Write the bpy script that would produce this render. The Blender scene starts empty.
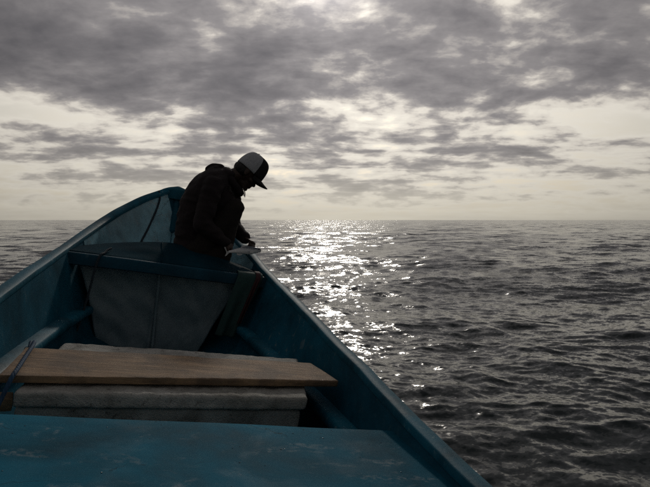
import bpy, bmesh, math, random
import numpy as np
from mathutils import Vector, Matrix, Euler, noise as mnoise

random.seed(7)
rng = np.random.default_rng(11)
sc = bpy.context.scene
C = sc.collection
rad = math.radians

# ------------------------------------------------------------------ camera
EYE = 1.12                                   # metres above the mean sea level
F_PX, W_PX, H_PX, HORIZON = 520.0, 650.0, 487.0, 220.0
cam_d = bpy.data.cameras.new('camera')
cam = bpy.data.objects.new('camera', cam_d); C.objects.link(cam)
cam_d.sensor_width = 36.0
cam_d.lens = 36.0 * F_PX / W_PX
cam_d.clip_start, cam_d.clip_end = 0.05, 60000
cam.location = (0, 0, EYE)
cam.rotation_euler = (math.pi / 2 - math.atan((H_PX / 2 - HORIZON) / F_PX), 0, 0)
sc.camera = cam

# ------------------------------------------------------------------ sun, sky, exposure
SUN_EL, SUN_AZ = rad(27.4), rad(0.3)         # azimuth to the right of +Y
sun_dir = Vector((math.sin(SUN_AZ) * math.cos(SUN_EL), math.cos(SUN_AZ) * math.cos(SUN_EL), math.sin(SUN_EL)))
sd = bpy.data.lights.new('sun', 'SUN')
sd.energy, sd.angle, sd.color = 0.5, rad(4.0), (1.0, 0.93, 0.83)
sun = bpy.data.objects.new('sun', sd); C.objects.link(sun)
sun.rotation_euler = sun_dir.to_track_quat('Z', 'Y').to_euler()
sun.location = sun_dir * 50

world = bpy.data.worlds.new('World'); sc.world = world
world.use_nodes = True


class NT:
    """small helper to write node trees"""
    def __init__(s, tree):
        s.t = tree; s.n = tree.nodes; s.l = tree.links

    def set(s, sock, v):
        if v is None: return
        if isinstance(v, bpy.types.NodeSocket): s.l.new(v, sock)
        else: sock.default_value = v

    def node(s, kind, ins=None, **kw):
        n = s.n.new(kind)
        for k, v in kw.items(): setattr(n, k, v)
        for k, v in (ins or {}).items(): s.set(n.inputs[k], v)
        return n

    def m(s, op, a, b=None, c=None, clamp=False):
        n = s.n.new('ShaderNodeMath'); n.operation = op; n.use_clamp = clamp
        s.set(n.inputs[0], a); s.set(n.inputs[1], b); s.set(n.inputs[2], c)
        return n.outputs[0]

    def v(s, op, a, b=None, scale=None):
        n = s.n.new('ShaderNodeVectorMath'); n.operation = op
        s.set(n.inputs[0], a); s.set(n.inputs[1], b)
        if scale is not None: s.set(n.inputs['Scale'], scale)
        return n.outputs['Value'] if op in ('DOT_PRODUCT', 'LENGTH', 'DISTANCE') else n.outputs[0]

    def sep(s, a):
        n = s.n.new('ShaderNodeSeparateXYZ'); s.set(n.inputs[0], a); return n.outputs

    def comb(s, x=0.0, y=0.0, z=0.0):
        n = s.n.new('ShaderNodeCombineXYZ')
        s.set(n.inputs[0], x); s.set(n.inputs[1], y); s.set(n.inputs[2], z); return n.outputs[0]

    def noise(s, vec, scale=1.0, detail=2.0, rough=0.5, dist=0.0, lac=2.0):
        n = s.n.new('ShaderNodeTexNoise')
        s.set(n.inputs['Vector'], vec); n.inputs['Scale'].default_value = scale
        n.inputs['Detail'].default_value = detail; n.inputs['Roughness'].default_value = rough
        n.inputs['Distortion'].default_value = dist; n.inputs['Lacunarity'].default_value = lac
        return n.outputs

    def ramp(s, fac, stops, interp='LINEAR'):
        n = s.n.new('ShaderNodeValToRGB'); s.set(n.inputs[0], fac)
        r = n.color_ramp; r.interpolation = interp
        while len(r.elements) < len(stops): r.elements.new(0.5)
        for e, (p, c) in zip(r.elements, stops):
            e.position = p
            e.color = (c, c, c, 1) if isinstance(c, (int, float)) else (*c, 1)
        return n.outputs[0]

    def mix(s, fac, a, b, blend='MIX'):
        n = s.n.new('ShaderNodeMix'); n.data_type = 'RGBA'; n.blend_type = blend
        s.set(n.inputs[0], fac)
        for i, q in ((6, a), (7, b)):
            s.set(n.inputs[i], (*q, 1) if isinstance(q, tuple) and len(q) == 3 else q)
        return n.outputs[2]


def build_sky():
    t = NT(world.node_tree); t.n.clear()
    d = t.v('NORMALIZE', t.node('ShaderNodeTexCoord').outputs['Generated'])
    x, y, z = t.sep(d)
    up = t.m('MAXIMUM', z, 0.0)
    inv = t.m('DIVIDE', 1.0, t.m('ADD', up, 0.26))
    p = t.comb(t.m('MULTIPLY', x, inv), t.m('MULTIPLY', y, inv), 0.0)
    # layered cloud deck laid on a flat sheet overhead
    warp = t.v('SCALE', t.v('SUBTRACT', t.noise(p, 1.6, 4, 0.55)[1], (0.5, 0.5, 0.5)), scale=0.16)
    q = t.v('ADD', p, warp)
    big = t.noise(t.v('ADD', t.v('MULTIPLY', q, (0.85, 1.0, 1)), (5.6, 3.4, 1.7)), 1.9, 7, 0.54, 0.0)[0]
    streak = t.noise(t.v('ADD', t.v('MULTIPLY', q, (0.5, 1.5, 1)), (11.3, 2.2, 5)), 3.2, 8, 0.57, 0.0)[0]
    puff = t.noise(t.v('ADD', t.v('MULTIPLY', q, (1.0, 1.15, 1)), (1.3, 0.4, 9)), 6.5, 6, 0.54, 0.0)[0]
    bias = t.ramp(up, [(0.0, 0.16), (0.045, 0.27), (0.09, 0.43), (0.185, 0.44), (0.225, 0.66), (0.36, 0.66), (0.7, 0.68), (1.0, 0.68)])
    dens = t.m('ADD', bias, t.m('MULTIPLY', t.m('SUBTRACT', big, 0.5), 1.25))
    dens = t.m('ADD', dens, t.m('MULTIPLY', t.m('SUBTRACT', streak, 0.5), 0.62))
    low = t.noise(t.v('ADD', t.v('MULTIPLY', d, (1.1, 1.1, 24.0)), (4.2, 1.0, 2.0)), 1.5, 5, 0.55, 0.2)[0]
    lowm = t.ramp(up, [(0.0, 0.0), (0.03, 0.6), (0.07, 1.0), (0.14, 0.8), (0.2, 0.0)])
    dens = t.m('ADD', dens, t.m('MULTIPLY', t.m('MULTIPLY', t.m('SUBTRACT', low, 0.5), 1.15), lowm))
    dens = t.m('ADD', dens, t.m('MULTIPLY', t.m('SUBTRACT', puff, 0.5), 0.95), clamp=True)
    # the cloud is thinnest in front of the sun
    ca = t.v('DOT_PRODUCT', d, tuple(sun_dir))
    ang = t.m('ARCCOSINE', t.m('MINIMUM', ca, 0.99999))
    thin = t.m('POWER', 2.718, t.m('MULTIPLY', t.m('POWER', t.m('DIVIDE', ang, rad(6.0)), 2.0), -1.0))
    dens = t.m('SUBTRACT', dens, t.m('MULTIPLY', thin, 0.57), clamp=True)
    cloud = t.ramp(dens, [(0.0, (0.72, 0.685, 0.60)), (0.25, (0.86, 0.81, 0.715)), (0.36, (0.74, 0.69, 0.615)),
                          (0.45, (0.44, 0.41, 0.385)), (0.55, (0.275, 0.259, 0.260)), (0.75, (0.190, 0.180, 0.186)), (1.0, (0.130, 0.125, 0.133))])
    # clear air behind the clouds
    sky = t.node('ShaderNodeTexSky', sky_type='NISHITA', sun_disc=False, sun_elevation=SUN_EL,
                 sun_rotation=SUN_AZ, dust_density=4.0)
    clear = t.mix(1.0, sky.outputs[0], (0.085, 0.085, 0.085), 'MULTIPLY')
    gap = t.m('SUBTRACT', 1.0, t.m('MULTIPLY', dens, 4.0, clamp=True), clamp=True)
    col = t.mix(t.m('MULTIPLY', gap, 0.30), cloud, clear)
    # haze along the horizon
    hz = t.m('POWER', 2.718, t.m('MULTIPLY', t.m('POWER', t.m('DIVIDE', up, 0.075), 1.6), -1.0))
    side = t.noise(t.v('MULTIPLY', d, (1.6, 1.6, 22.0)), 1.0, 4, 0.55)[0]
    hcol = t.ramp(side, [(0.34, (0.50, 0.465, 0.395)), (0.58, (0.66, 0.615, 0.51))])
    col = t.mix(t.m('MULTIPLY', hz, 0.92), col, hcol)
    # sun behind the cloud deck brightens the air around it
    g1 = t.m('POWER', 2.718, t.m('MULTIPLY', t.m('POWER', t.m('DIVIDE', ang, rad(42)), 2.0), -1.0))
    g2 = t.m('POWER', 2.718, t.m('MULTIPLY', t.m('POWER', t.m('DIVIDE', ang, rad(4.8)), 2.0), -1.0))
    gain = t.m('ADD', 0.36, t.m('ADD', t.m('MULTIPLY', g1, 0.76), t.m('MULTIPLY', g2, 2.6)))
    gv = t.node('ShaderNodeCombineColor', {0: gain, 1: gain, 2: gain}).outputs[0]
    col = t.mix(1.0, col, gv, 'MULTIPLY')
    col = t.v('SCALE', col, scale=10.0)
    bg = t.node('ShaderNodeBackground', {'Color': col, 'Strength': 0.1})
    out = t.node('ShaderNodeOutputWorld')
    t.l.new(bg.outputs[0], out.inputs[0])


build_sky()
sc.view_settings.view_transform = 'Standard'
sc.view_settings.look = 'None'
sc.view_settings.exposure = 0.1
sc.view_settings.gamma = 1.0
sc.render.engine = 'CYCLES'
sc.cycles.use_denoising = False
sc.cycles.max_bounces = 8
sc.cycles.sample_clamp_indirect = 4.0
sc.cycles.caustics_reflective = False
sc.cycles.caustics_refractive = False

# ------------------------------------------------------------------ boat frame
# boat coordinates: x = starboard, y = forward, z = up, origin at the eye's height
YAW, PITCH, ROLL, V0 = 0.3082, 0.0183, 0.1645, -0.1424
RB = (Matrix.Rotation(YAW, 3, 'Z') @ Matrix.Rotation(PITCH, 3, 'X') @ Matrix.Rotation(ROLL, 3, 'Y'))
MB = Matrix.Translation(Vector((0, 0, EYE)) - RB @ Vector((V0, 0, 0))) @ RB.to_4x4()


def interp(tab, u):
    """smooth (Catmull) interpolation in a table of (u, a, b, ...) rows"""
    us = [r[0] for r in tab]
    if u <= us[0]: return np.array(tab[0][1:], float)
    if u >= us[-1]: return np.array(tab[-1][1:], float)
    i = max(k for k in range(len(us)) if us[k] <= u); i = min(i, len(us) - 2)
    P = lambda k: np.array(tab[min(max(k, 0), len(tab) - 1)][1:], float)
    U = lambda k: us[min(max(k, 0), len(us) - 1)]
    h = U(i + 1) - U(i); t = (u - U(i)) / h
    def slope(k):
        if k <= 0: return (P(1) - P(0)) / (U(1) - U(0))
        if k >= len(us) - 1: return (P(-1 + len(us)) - P(len(us) - 2)) / (U(len(us) - 1) - U(len(us) - 2))
        return (P(k + 1) - P(k - 1)) / (U(k + 1) - U(k - 1))
    m0, m1 = slope(i) * h, slope(i + 1) * h
    return ((2*t**3 - 3*t**2 + 1) * P(i) + (t**3 - 2*t**2 + t) * m0 + (-2*t**3 + 3*t**2) * P(i + 1) + (t**3 - t**2) * m1)


#        u      half  sheer  chine  zchine  zkeel
HULL = [(-2.6, 0.70, -0.52, 0.60, -1.02, -1.14),
        (-1.0, 0.76, -0.57, 0.64, -1.03, -1.18),
        (0.0, 0.775, -0.595, 0.65, -1.03, -1.19),
        (1.15, 0.770, -0.590, 0.64, -1.03, -1.19),
        (1.9, 0.752, -0.528, 0.62, -1.02, -1.19),
        (2.7, 0.722, -0.441, 0.57, -1.00, -1.18),
        (3.65, 0.675, -0.338, 0.47, -0.94, -1.15),
        (4.05, 0.633, -0.268, 0.38, -0.86, -1.09),
        (4.45, 0.560, -0.166, 0.27, -0.72, -0.96),
        (4.62, 0.481, -0.083, 0.215, -0.62, -0.85),
        (4.78, 0.384, 0.002, 0.155, -0.47, -0.68),
        (4.90, 0.276, 0.085, 0.105, -0.30, -0.47),
        (5.00, 0.158, 0.154, 0.06, -0.10, -0.22),
        (5.06, 0.070, 0.203, 0.03, 0.07, 0.0),
        (5.09, 0.012, 0.217, 0.006, 0.17, 0.15)]


def section(u, inset=0.0):
    """half section from gunwale to keel as (x, z) points"""
    b, zg, c, zc, zk = interp(HULL, u)
    pts = []
    for i in range(9):
        t = i / 8
        x = b + (c - b) * t + 0.018 * math.sin(math.pi * t) * min(1, b / 0.5)
        pts.append((x, zg + (zc - zg) * t))
    for i in range(1, 5):
        t = i / 4
        pts.append((c * (1 - t), zc + (zk - zc) * t))
    if inset:
        out = []
        for (x, z) in pts:
            k = min(1.0, b / 0.15)
            out.append((max(0.0, x - inset * k), z + (inset * 0.9 * k if z <= zc + 1e-6 else 0)))
        out[0] = (out[0][0], pts[0][1])
        pts = out
    return pts


def inner_half(u, w, inset=0.028):
    pts = section(u, inset)
    for (x0, z0), (x1, z1) in zip(pts, pts[1:]):
        if z1 <= w <= z0:
            t = (z0 - w) / max(1e-6, z0 - z1); return x0 + (x1 - x0) * t
    return pts[0][0] if w > pts[0][1] else 0.0


# ------------------------------------------------------------------ sea
def mat(name):
    m = bpy.data.materials.new(name); m.use_nodes = True
    t = NT(m.node_tree); t.n.clear()
    out = t.node('ShaderNodeOutputMaterial')
    b = t.node('ShaderNodeBsdfPrincipled')
    t.l.new(b.outputs[0], out.inputs[0])
    return m, t, b, out


def sea_material():
    m, t, b, out = mat('sea_water')
    b.inputs['Base Color'].default_value = (0.004, 0.013, 0.014, 1)
    b.inputs['IOR'].default_value = 1.333
    b.inputs['Roughness'].default_value = 0.13
    g = t.node('ShaderNodeNewGeometry')
    pos = g.outputs['Position']
    rot = t.node('ShaderNodeVectorRotate', {'Vector': pos, 'Angle': rad(-14)}, rotation_type='Z_AXIS').outputs[0]
    def slope(scale, vec, amp, detail, seed, rough=0.55):
        c = t.noise(t.v('ADD', t.v('MULTIPLY', rot, vec), (seed, seed * 1.7, 0)), scale, detail, rough, 0.4)[1]
        return t.v('SCALE', t.v('SUBTRACT', c, (0.5, 0.5, 0.5)), scale=amp)
    patch = t.noise(t.v('MULTIPLY', rot, (0.5, 1, 0)), 0.35, 3, 0.5)[0]
    amt = t.m('ADD', 0.5, t.m('MULTIPLY', patch, 1.0))
    s = t.v('ADD', slope(14.0, (0.65, 1.0, 0), 0.40, 2.0, 3.0), slope(42.0, (0.75, 1.0, 0), 0.44, 2.0, 9.0))
    s = t.v('ADD', s, slope(3.0, (0.55, 1.0, 0), 0.20, 2.0, 17.0))
    # waves too short for the mesh far out come back as relief
    lost = t.node('ShaderNodeAttribute', attribute_name='short_waves').outputs['Fac']
    far = t.v('SCALE', slope(0.9, (0.5, 1.0, 0), 1.0, 4.0, 31.0, 0.7), scale=t.m('MULTIPLY', lost, 9.5))
    s = t.v('ADD', s, far)
    s = t.v('MULTIPLY', t.v('SCALE', s, scale=amt), (0.75, 1.0, 0.0))
    nrm = t.v('NORMALIZE', t.v('ADD', g.outputs['Normal'], s))
    t.l.new(nrm, b.inputs['Normal'])
    return m


def sea_heights(X, Y, dx):
    """sum of wind waves; dx = local vertex spacing, waves too short for it are left to the ripple relief"""
    n = 160
    lam = np.exp(np.linspace(math.log(0.07), math.log(14.0), n)) * rng.uniform(0.93, 1.07, n)
    spread = np.where(lam > 5, 0.45, 0.85)
    th = rad(-103) + rng.normal(0, 1, n) * spread          # travelling towards the boat
    k = 2 * math.pi / lam
    slope = np.interp(np.log(lam), np.log([0.07, 0.14, 0.35, 0.7, 1.4, 2.8, 6.0, 14.0]), [0.022, 0.028, 0.026, 0.019, 0.014, 0.011, 0.008, 0.006])
    amp = slope / k
    ph = rng.uniform(0, 2 * math.pi, n)
    LOST = np.full(X.shape, float((slope ** 2).sum() / 2), np.float32)
    Z = np.zeros_like(X); DX = np.zeros_like(X); DY = np.zeros_like(X)
    for i in range(n):
        w = np.clip((lam[i] / dx - 2.5) / 3.0, 0, 1)
        rows = np.nonzero(w.any(axis=1))[0]
        if not len(rows): continue
        e = rows[-1] + 1; w = w[:e]
        cx, cy = math.cos(th[i]), math.sin(th[i])
        a = (np.remainder(k[i] * (cx * X[:e] + cy * Y[:e]) + ph[i], 2 * math.pi)).astype(np.float32)
        Z[:e] += w * amp[i] * np.cos(a); q = w * amp[i] * 0.9 * np.sin(a)
        DX[:e] -= cx * q; DY[:e] -= cy * q
        LOST[:e] -= w ** 2 * slope[i] ** 2 / 2
    return Z, DX, DY, np.sqrt(np.maximum(LOST, 0))


def build_sea():
    # rings round the boat, closer together near it; finer sectors towards the bow side
    c = MB @ Vector((0.0, 1.2, 0.0))
    r = np.concatenate([np.linspace(0.02, 0.9, 8), np.exp(np.linspace(math.log(0.95), math.log(45.0), 800)), np.exp(np.linspace(math.log(45.4), math.log(7000.0), 420))])
    fine = np.linspace(rad(90 - 54), rad(90 + 54), 960)
    coarse = np.linspace(rad(90 + 54), rad(360 + 90 - 54), 130)[1:-1]
    th = np.concatenate([fine, coarse])
    dth = np.gradient(th); dth[-1] = dth[-2]
    dr = np.gradient(r)
    R, T = np.meshgrid(r, th, indexing='ij')
    X = c.x + R * np.cos(T); Y = c.y + R * np.sin(T)
    D = np.maximum(dr[:, None], R * dth[None, :])
    # along the line of sight the rings stay twice as fine as needed
    Z, DX, DY, LOST = sea_heights(X, Y, D.astype(np.float32))
    # under the hull the water is pressed down
    inv = np.array(MB.inverted())
    u = inv[1, 0] * X + inv[1, 1] * Y + inv[1, 3]
    v = inv[0, 0] * X + inv[0, 1] * Y + inv[0, 3] - 0.17
    hb = np.interp(u, [-2.7, -2.55, -1, 1.5, 3.0, 3.9, 4.45, 4.7], [0, .5, .54, .54, .44, .28, .10, 0])
    ins = (np.abs(v) < hb) & (u > -2.6) & (u < 4.7)
    Z[ins] = -0.7
    calm = np.clip((np.abs(v) - hb) / 0.5, 0.45, 1)
    near = (u > -4) & (u < 6) & (np.abs(v) < 3) & ~ins
    Z[near] *= calm[near]
    X = X + np.where(ins, 0, DX); Y = Y + np.where(ins, 0, DY)
    nr, nt = R.shape
    co = np.stack([X, Y, Z], -1).reshape(-1, 3).astype(np.float32)
    i = np.arange(nr - 1)[:, None] * nt; j = np.arange(nt)[None, :]; j2 = (j + 1) % nt
    q = np.stack([i + j, i + nt + j, i + nt + j2, i + j2], -1).reshape(-1, 4).astype(np.int32)
    me = bpy.data.meshes.new('sea')
    me.vertices.add(len(co)); me.vertices.foreach_set('co', co.ravel())
    me.loops.add(q.size); me.loops.foreach_set('vertex_index', q.ravel())
    me.polygons.add(len(q)); me.polygons.foreach_set('loop_start', np.arange(0, q.size, 4, dtype=np.int32))
    me.polygons.foreach_set('loop_total', np.full(len(q), 4, np.int32))
    me.polygons.foreach_set('use_smooth', np.ones(len(q), bool))
    at = me.attributes.new('short_waves', 'FLOAT', 'POINT'); at.data.foreach_set('value', LOST.ravel().astype(np.float32))
    me.update(); me.validate()
    me.materials.append(sea_material())
    o = bpy.data.objects.new('sea', me); C.objects.link(o)
    o['kind'] = 'structure'
    return o


build_sea()


# ------------------------------------------------------------------ mesh helpers
def link_mesh(name, verts, faces, m, parent=None, base=(0, 0, 0), smooth=True, sharp=None):
    me = bpy.data.meshes.new(name)
    b = Vector(base)
    me.from_pydata([tuple(Vector(v) - b) for v in verts], [], [tuple(f) for f in faces])
    me.validate(); me.update()
    bm = bmesh.new(); bm.from_mesh(me); bmesh.ops.recalc_face_normals(bm, faces=bm.faces[:]); bm.to_mesh(me); bm.free()
    if smooth:
        me.polygons.foreach_set('use_smooth', np.ones(len(me.polygons), bool))
        if sharp: me.set_sharp_from_angle(angle=rad(sharp))
    if m: me.materials.append(m)
    o = bpy.data.objects.new(name, me); C.objects.link(o)
    if parent: o.parent = parent
    return o


def thing(name, base, label, cat, group=None):
    o = bpy.data.objects.new(name, None); C.objects.link(o)
    o.empty_display_size = 0.1
    o.matrix_world = MB @ Matrix.Translation(Vector(base))
    return tag(o, label, cat, group)


def tag(o, label, cat, group=None):
    o['label'] = label; o['category'] = cat
    if group: o['group'] = group
    return o


def in_boat(o, base):
    o.matrix_world = MB @ Matrix.Translation(Vector(base)); return o


def catmull(pts, n=8):
    P = [Vector(p) for p in pts]; out = []
    for i in range(len(P) - 1):
        a, b, c, d = P[max(i - 1, 0)], P[i], P[i + 1], P[min(i + 2, len(P) - 1)]
        for k in range(n):
            t = k / n
            out.append(0.5 * ((2 * b) + (c - a) * t + (2 * a - 5 * b + 4 * c - d) * t * t + (3 * b - a - 3 * c + d) * t ** 3))
    out.append(P[-1]); return out


def tube(pts, radii, n=12, cap=True, squash=None, up=None):
    """loft of rings along a path; radii = number, list or list of (side, up) pairs"""
    P = [Vector(p) for p in pts]; N = len(P)
    if not isinstance(radii, (list, tuple)): radii = [radii] * N
    verts, faces = [], []
    side = None
    for i in range(N):
        t = (P[min(i + 1, N - 1)] - P[max(i - 1, 0)]).normalized()
        if up is not None:
            s = t.cross(Vector(up)).normalized()
        else:
            if side is None:
                s = t.orthogonal().normalized()
            else:
                s = (side - t * side.dot(t)).normalized()
        side = s; w = s.cross(t).normalized()
        r = radii[i]; ra, rb = (r, r) if isinstance(r, (int, float)) else r
        for k in range(n):
            a = 2 * math.pi * k / n
            verts.append(P[i] + s * (ra * math.cos(a)) + w * (rb * math.sin(a)))
    for i in range(N - 1):
        for k in range(n):
            k2 = (k + 1) % n
            faces.append((i * n + k, i * n + k2, (i + 1) * n + k2, (i + 1) * n + k))
    if cap:
        faces.append(tuple(range(n))[::-1]); faces.append(tuple(range((N - 1) * n, N * n)))
    return verts, faces


def limb(pts, radii, n=14, sub=6, up=None):
    """smooth tapered limb with rounded ends"""
    pts = [Vector(p) for p in pts]
    R = [r if isinstance(r, (tuple, list)) else (r, r) for r in radii]
    P = catmull(pts, sub)
    rr = [Vector((a, b, 0)) for a, b in R]; RR = catmull(rr, sub)
    d0 = (P[0] - P[1]).normalized(); d1 = (P[-1] - P[-2]).normalized()
    a0, a1 = min(RR[0][0], RR[0][1]), min(RR[-1][0], RR[-1][1])
    head = [(P[0] + d0 * a0 * math.sin(q), RR[0] * max(math.cos(q), 0.05)) for q in (1.5, 1.15, 0.75, 0.38)]
    tail = [(P[-1] + d1 * a1 * math.sin(q), RR[-1] * max(math.cos(q), 0.05)) for q in (0.38, 0.75, 1.15, 1.5)]
    PP = [h[0] for h in head] + P + [h[0] for h in tail]
    Q = [h[1] for h in head] + RR + [h[1] for h in tail]
    return tube(PP, [(max(q[0], 1e-4), max(q[1], 1e-4)) for q in Q], n, True, up=up)


def ellipsoid(c, ax, nu=20, nv=14, rot=None, warp=None):
    c = Vector(c); verts, faces = [], []
    for j in range(nv + 1):
        ph = math.pi * j / nv
        for i in range(nu):
            th = 2 * math.pi * i / nu
            p = Vector((math.sin(ph) * math.cos(th), math.sin(ph) * math.sin(th), math.cos(ph)))
            if warp: p = warp(p)
            p = Vector((p.x * ax[0], p.y * ax[1], p.z * ax[2]))
            if rot: p = rot @ p
            verts.append(c + p)
    for j in range(nv):
        for i in range(nu):
            i2 = (i + 1) % nu
            faces.append((j * nu + i, j * nu + i2, (j + 1) * nu + i2, (j + 1) * nu + i))
    return verts, faces


def merge(parts):
    V, Fc = [], []
    for v, f in parts:
        o = len(V); V += [Vector(p) for p in v]; Fc += [tuple(i + o for i in q) for q in f]
    return V, Fc


def fused(name, parts, m, parent, base, voxel=0.006, smooth=4, wrinkle=None):
    """one continuous skin over all given pieces"""
    V, Fc = merge(parts)
    tmp = link_mesh(name + '_tmp', V, Fc, None, None, (0, 0, 0))
    bm = bmesh.new(); bm.from_mesh(tmp.data)
    bmesh.ops.remove_doubles(bm, verts=bm.verts[:], dist=1e-5); bmesh.ops.recalc_face_normals(bm, faces=bm.faces[:])
    bm.to_mesh(tmp.data); bm.free()
    md = tmp.modifiers.new('r', 'REMESH'); md.mode = 'VOXEL'; md.voxel_size = voxel
    ms = tmp.modifiers.new('s', 'SMOOTH'); ms.iterations = smooth; ms.factor = 0.5
    dg = bpy.context.evaluated_depsgraph_get(); dg.update()
    me = bpy.data.meshes.new_from_object(tmp.evaluated_get(dg))
    old = tmp.data; bpy.data.objects.remove(tmp); bpy.data.meshes.remove(old)
    me.name = name
    n = len(me.vertices)
    co = np.empty(n * 3, np.float32); me.vertices.foreach_get('co', co); co = co.reshape(-1, 3)
    if wrinkle:
        nr = np.empty(n * 3, np.float32); me.vertices.foreach_get('normal', nr); nr = nr.reshape(-1, 3)
        for i in range(n): co[i] += nr[i] * wrinkle(Vector(co[i].tolist()))
    co -= np.array(base, np.float32)
    me.vertices.foreach_set('co', co.ravel())
    me.polygons.foreach_set('use_smooth', np.ones(len(me.polygons), bool))
    me.update(); me.materials.clear(); me.materials.append(m)
    o = bpy.data.objects.new(name, me); C.objects.link(o); o.parent = parent
    return o


def slab(name, corners, z0, z1, m, parent=None, base=(0, 0, 0), bev=0.012, cuts=(24, 10, 3), rough=0.0, fs=6.0, seed=0, segs=3, fine=0.0):
    """board or block: corners = 4 (x, y) in order, between heights z0 and z1, bevelled and a little uneven"""
    a, b, c, d = [Vector((q[0], q[1], 0)) for q in corners]
    nx, ny, nz = cuts
    bm = bmesh.new(); grid = {}
    def P(i, j, k):
        key = (i, j, k)
        if key not in grid:
            s, t = i / nx, j / ny
            p = (a * (1 - s) + b * s) * (1 - t) + (d * (1 - s) + c * s) * t
            p.z = z0 + (z1 - z0) * k / nz
            grid[key] = bm.verts.new(p)
        return grid[key]
    for i in range(nx):
        for j in range(ny):
            bm.faces.new((P(i, j, 0), P(i, j + 1, 0), P(i + 1, j + 1, 0), P(i + 1, j, 0)))
            bm.faces.new((P(i, j, nz), P(i + 1, j, nz), P(i + 1, j + 1, nz), P(i, j + 1, nz)))
    for k in range(nz):
        for i in range(nx):
            bm.faces.new((P(i, 0, k), P(i + 1, 0, k), P(i + 1, 0, k + 1), P(i, 0, k + 1)))
            bm.faces.new((P(i + 1, ny, k), P(i, ny, k), P(i, ny, k + 1), P(i + 1, ny, k + 1)))
        for j in range(ny):
            bm.faces.new((P(0, j + 1, k), P(0, j, k), P(0, j, k + 1), P(0, j + 1, k + 1)))
            bm.faces.new((P(nx, j, k), P(nx, j + 1, k), P(nx, j + 1, k + 1), P(nx, j, k + 1)))
    if bev > 0:
        # round every edge: pull the skin in to a radius round an inner block
        lx, ly, lz = (b - a).length, (d - a).length, z1 - z0
        ex, ey = (b - a).normalized(), (d - a).normalized()
        r = min(bev, lz * 0.49)
        for (i, j, k), v in grid.items():
            p = Vector((lx * i / nx, ly * j / ny, lz * k / nz))
            q = Vector((min(max(p.x, r), lx - r), min(max(p.y, r), ly - r), min(max(p.z, r), lz - r)))
            dd = p - q
            if dd.length > r:
                e = dd.normalized() * r + q - p
                v.co += ex * e.x + ey * e.y + Vector((0, 0, e.z))
    bm.normal_update()
    if rough or fine:
        off = Vector((seed * 3.7, seed * 1.9, seed))
        for v in bm.verts:
            h = mnoise.noise(v.co * fs + off) * rough + mnoise.noise(v.co * fs * 6 + off) * fine
            v.co += v.normal * h
    bb = Vector(base)
    for v in bm.verts: v.co -= bb
    me = bpy.data.meshes.new(name); bm.to_mesh(me); bm.free()
    me.polygons.foreach_set('use_smooth', np.ones(len(me.polygons), bool)); me.set_sharp_from_angle(angle=rad(50))
    me.materials.append(m)
    o = bpy.data.objects.new(name, me); C.objects.link(o)
    if parent: o.parent = parent
    return o


# ------------------------------------------------------------------ materials
def paint(name, col, wear=0.5, rough=0.42, pale=(0.20, 0.27, 0.29), spots=0.0, scale=1.0, spec=0.15):
    m, t, b, out = mat(name)
    p = t.node('ShaderNodeTexCoord').outputs['Object']
    n1 = t.noise(p, 2.2 * scale, 6, 0.6, 0.4)[0]
    n2 = t.noise(t.v('MULTIPLY', p, (5, 30, 30)), 1.0 * scale, 5, 0.65, 0.2)[0]
    n3 = t.noise(p, 17 * scale, 6, 0.7, 0.6)[0]
    dark = tuple(c * 0.5 for c in col); light = tuple(min(1, c * 1.45) for c in col)
    c = t.mix(t.ramp(n1, [(0.32, 0), (0.68, 1)]), dark, light)
    c = t.mix(t.m('MULTIPLY', t.ramp(n2, [(0.56, 0), (0.72, 1)]), 0.25 * wear), c, pale)
    chip = t.m('MULTIPLY', t.ramp(n3, [(0.58, 0), (0.63, 1)]), t.ramp(n1, [(0.46, 0), (0.60, 1)]))
    c = t.mix(t.m('MULTIPLY', chip, wear), c, pale)
    r = t.m('ADD', rough - 0.14, t.m('MULTIPLY', n1, 0.3))
    if spots:
        # dried salt and fish slime, with a shape of its own
        s1 = t.noise(t.v('MULTIPLY', p, (6, 11, 6)), 1.0, 5, 0.62, 0.8)[0]
        s2 = t.noise(p, 55, 3, 0.6, 0.4)[0]
        s = t.m('MULTIPLY', t.ramp(s1, [(0.56, 0), (0.68, 1)]), t.ramp(s2, [(0.42, 0), (0.60, 1)]))
        c = t.mix(t.m('MULTIPLY', s, spots), c, (0.42, 0.46, 0.47))
        wet = t.ramp(t.noise(p, 4.2, 5, 0.6, 0.6)[0], [(0.47, 0), (0.58, 1)])
        r = t.m('SUBTRACT', r, t.m('MULTIPLY', wet, 0.10))
        # hairline cracks in the gel coat
        v = t.node('ShaderNodeTexVoronoi', {'Vector': t.v('ADD', t.v('MULTIPLY', p, (1.1, 2.2, 1)), t.v('SCALE', t.noise(p, 5, 4, 0.6)[1], scale=0.35)), 'Scale': 1.5}, feature='DISTANCE_TO_EDGE').outputs['Distance']
        crack = t.m('MULTIPLY', t.ramp(v, [(0.0, 1), (0.006, 0)]), t.ramp(n1, [(0.5, 0), (0.56, 1)]))
        c = t.mix(t.m('MULTIPLY', crack, 0.8), c, (0.01, 0.015, 0.018))
    t.l.new(c, b.inputs['Base Color']); t.l.new(r, b.inputs['Roughness'])
    b.inputs['Specular IOR Level'].default_value = spec
    h = t.m('ADD', t.m('MULTIPLY', n3, 0.5), t.m('MULTIPLY', t.noise(p, 3.5, 3, 0.5)[0], 2.5))
    bp = t.node('ShaderNodeBump', {'Height': h, 'Strength': 0.35, 'Distance': 0.006})
    t.l.new(bp.outputs[0], b.inputs['Normal'])
    return m


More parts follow.
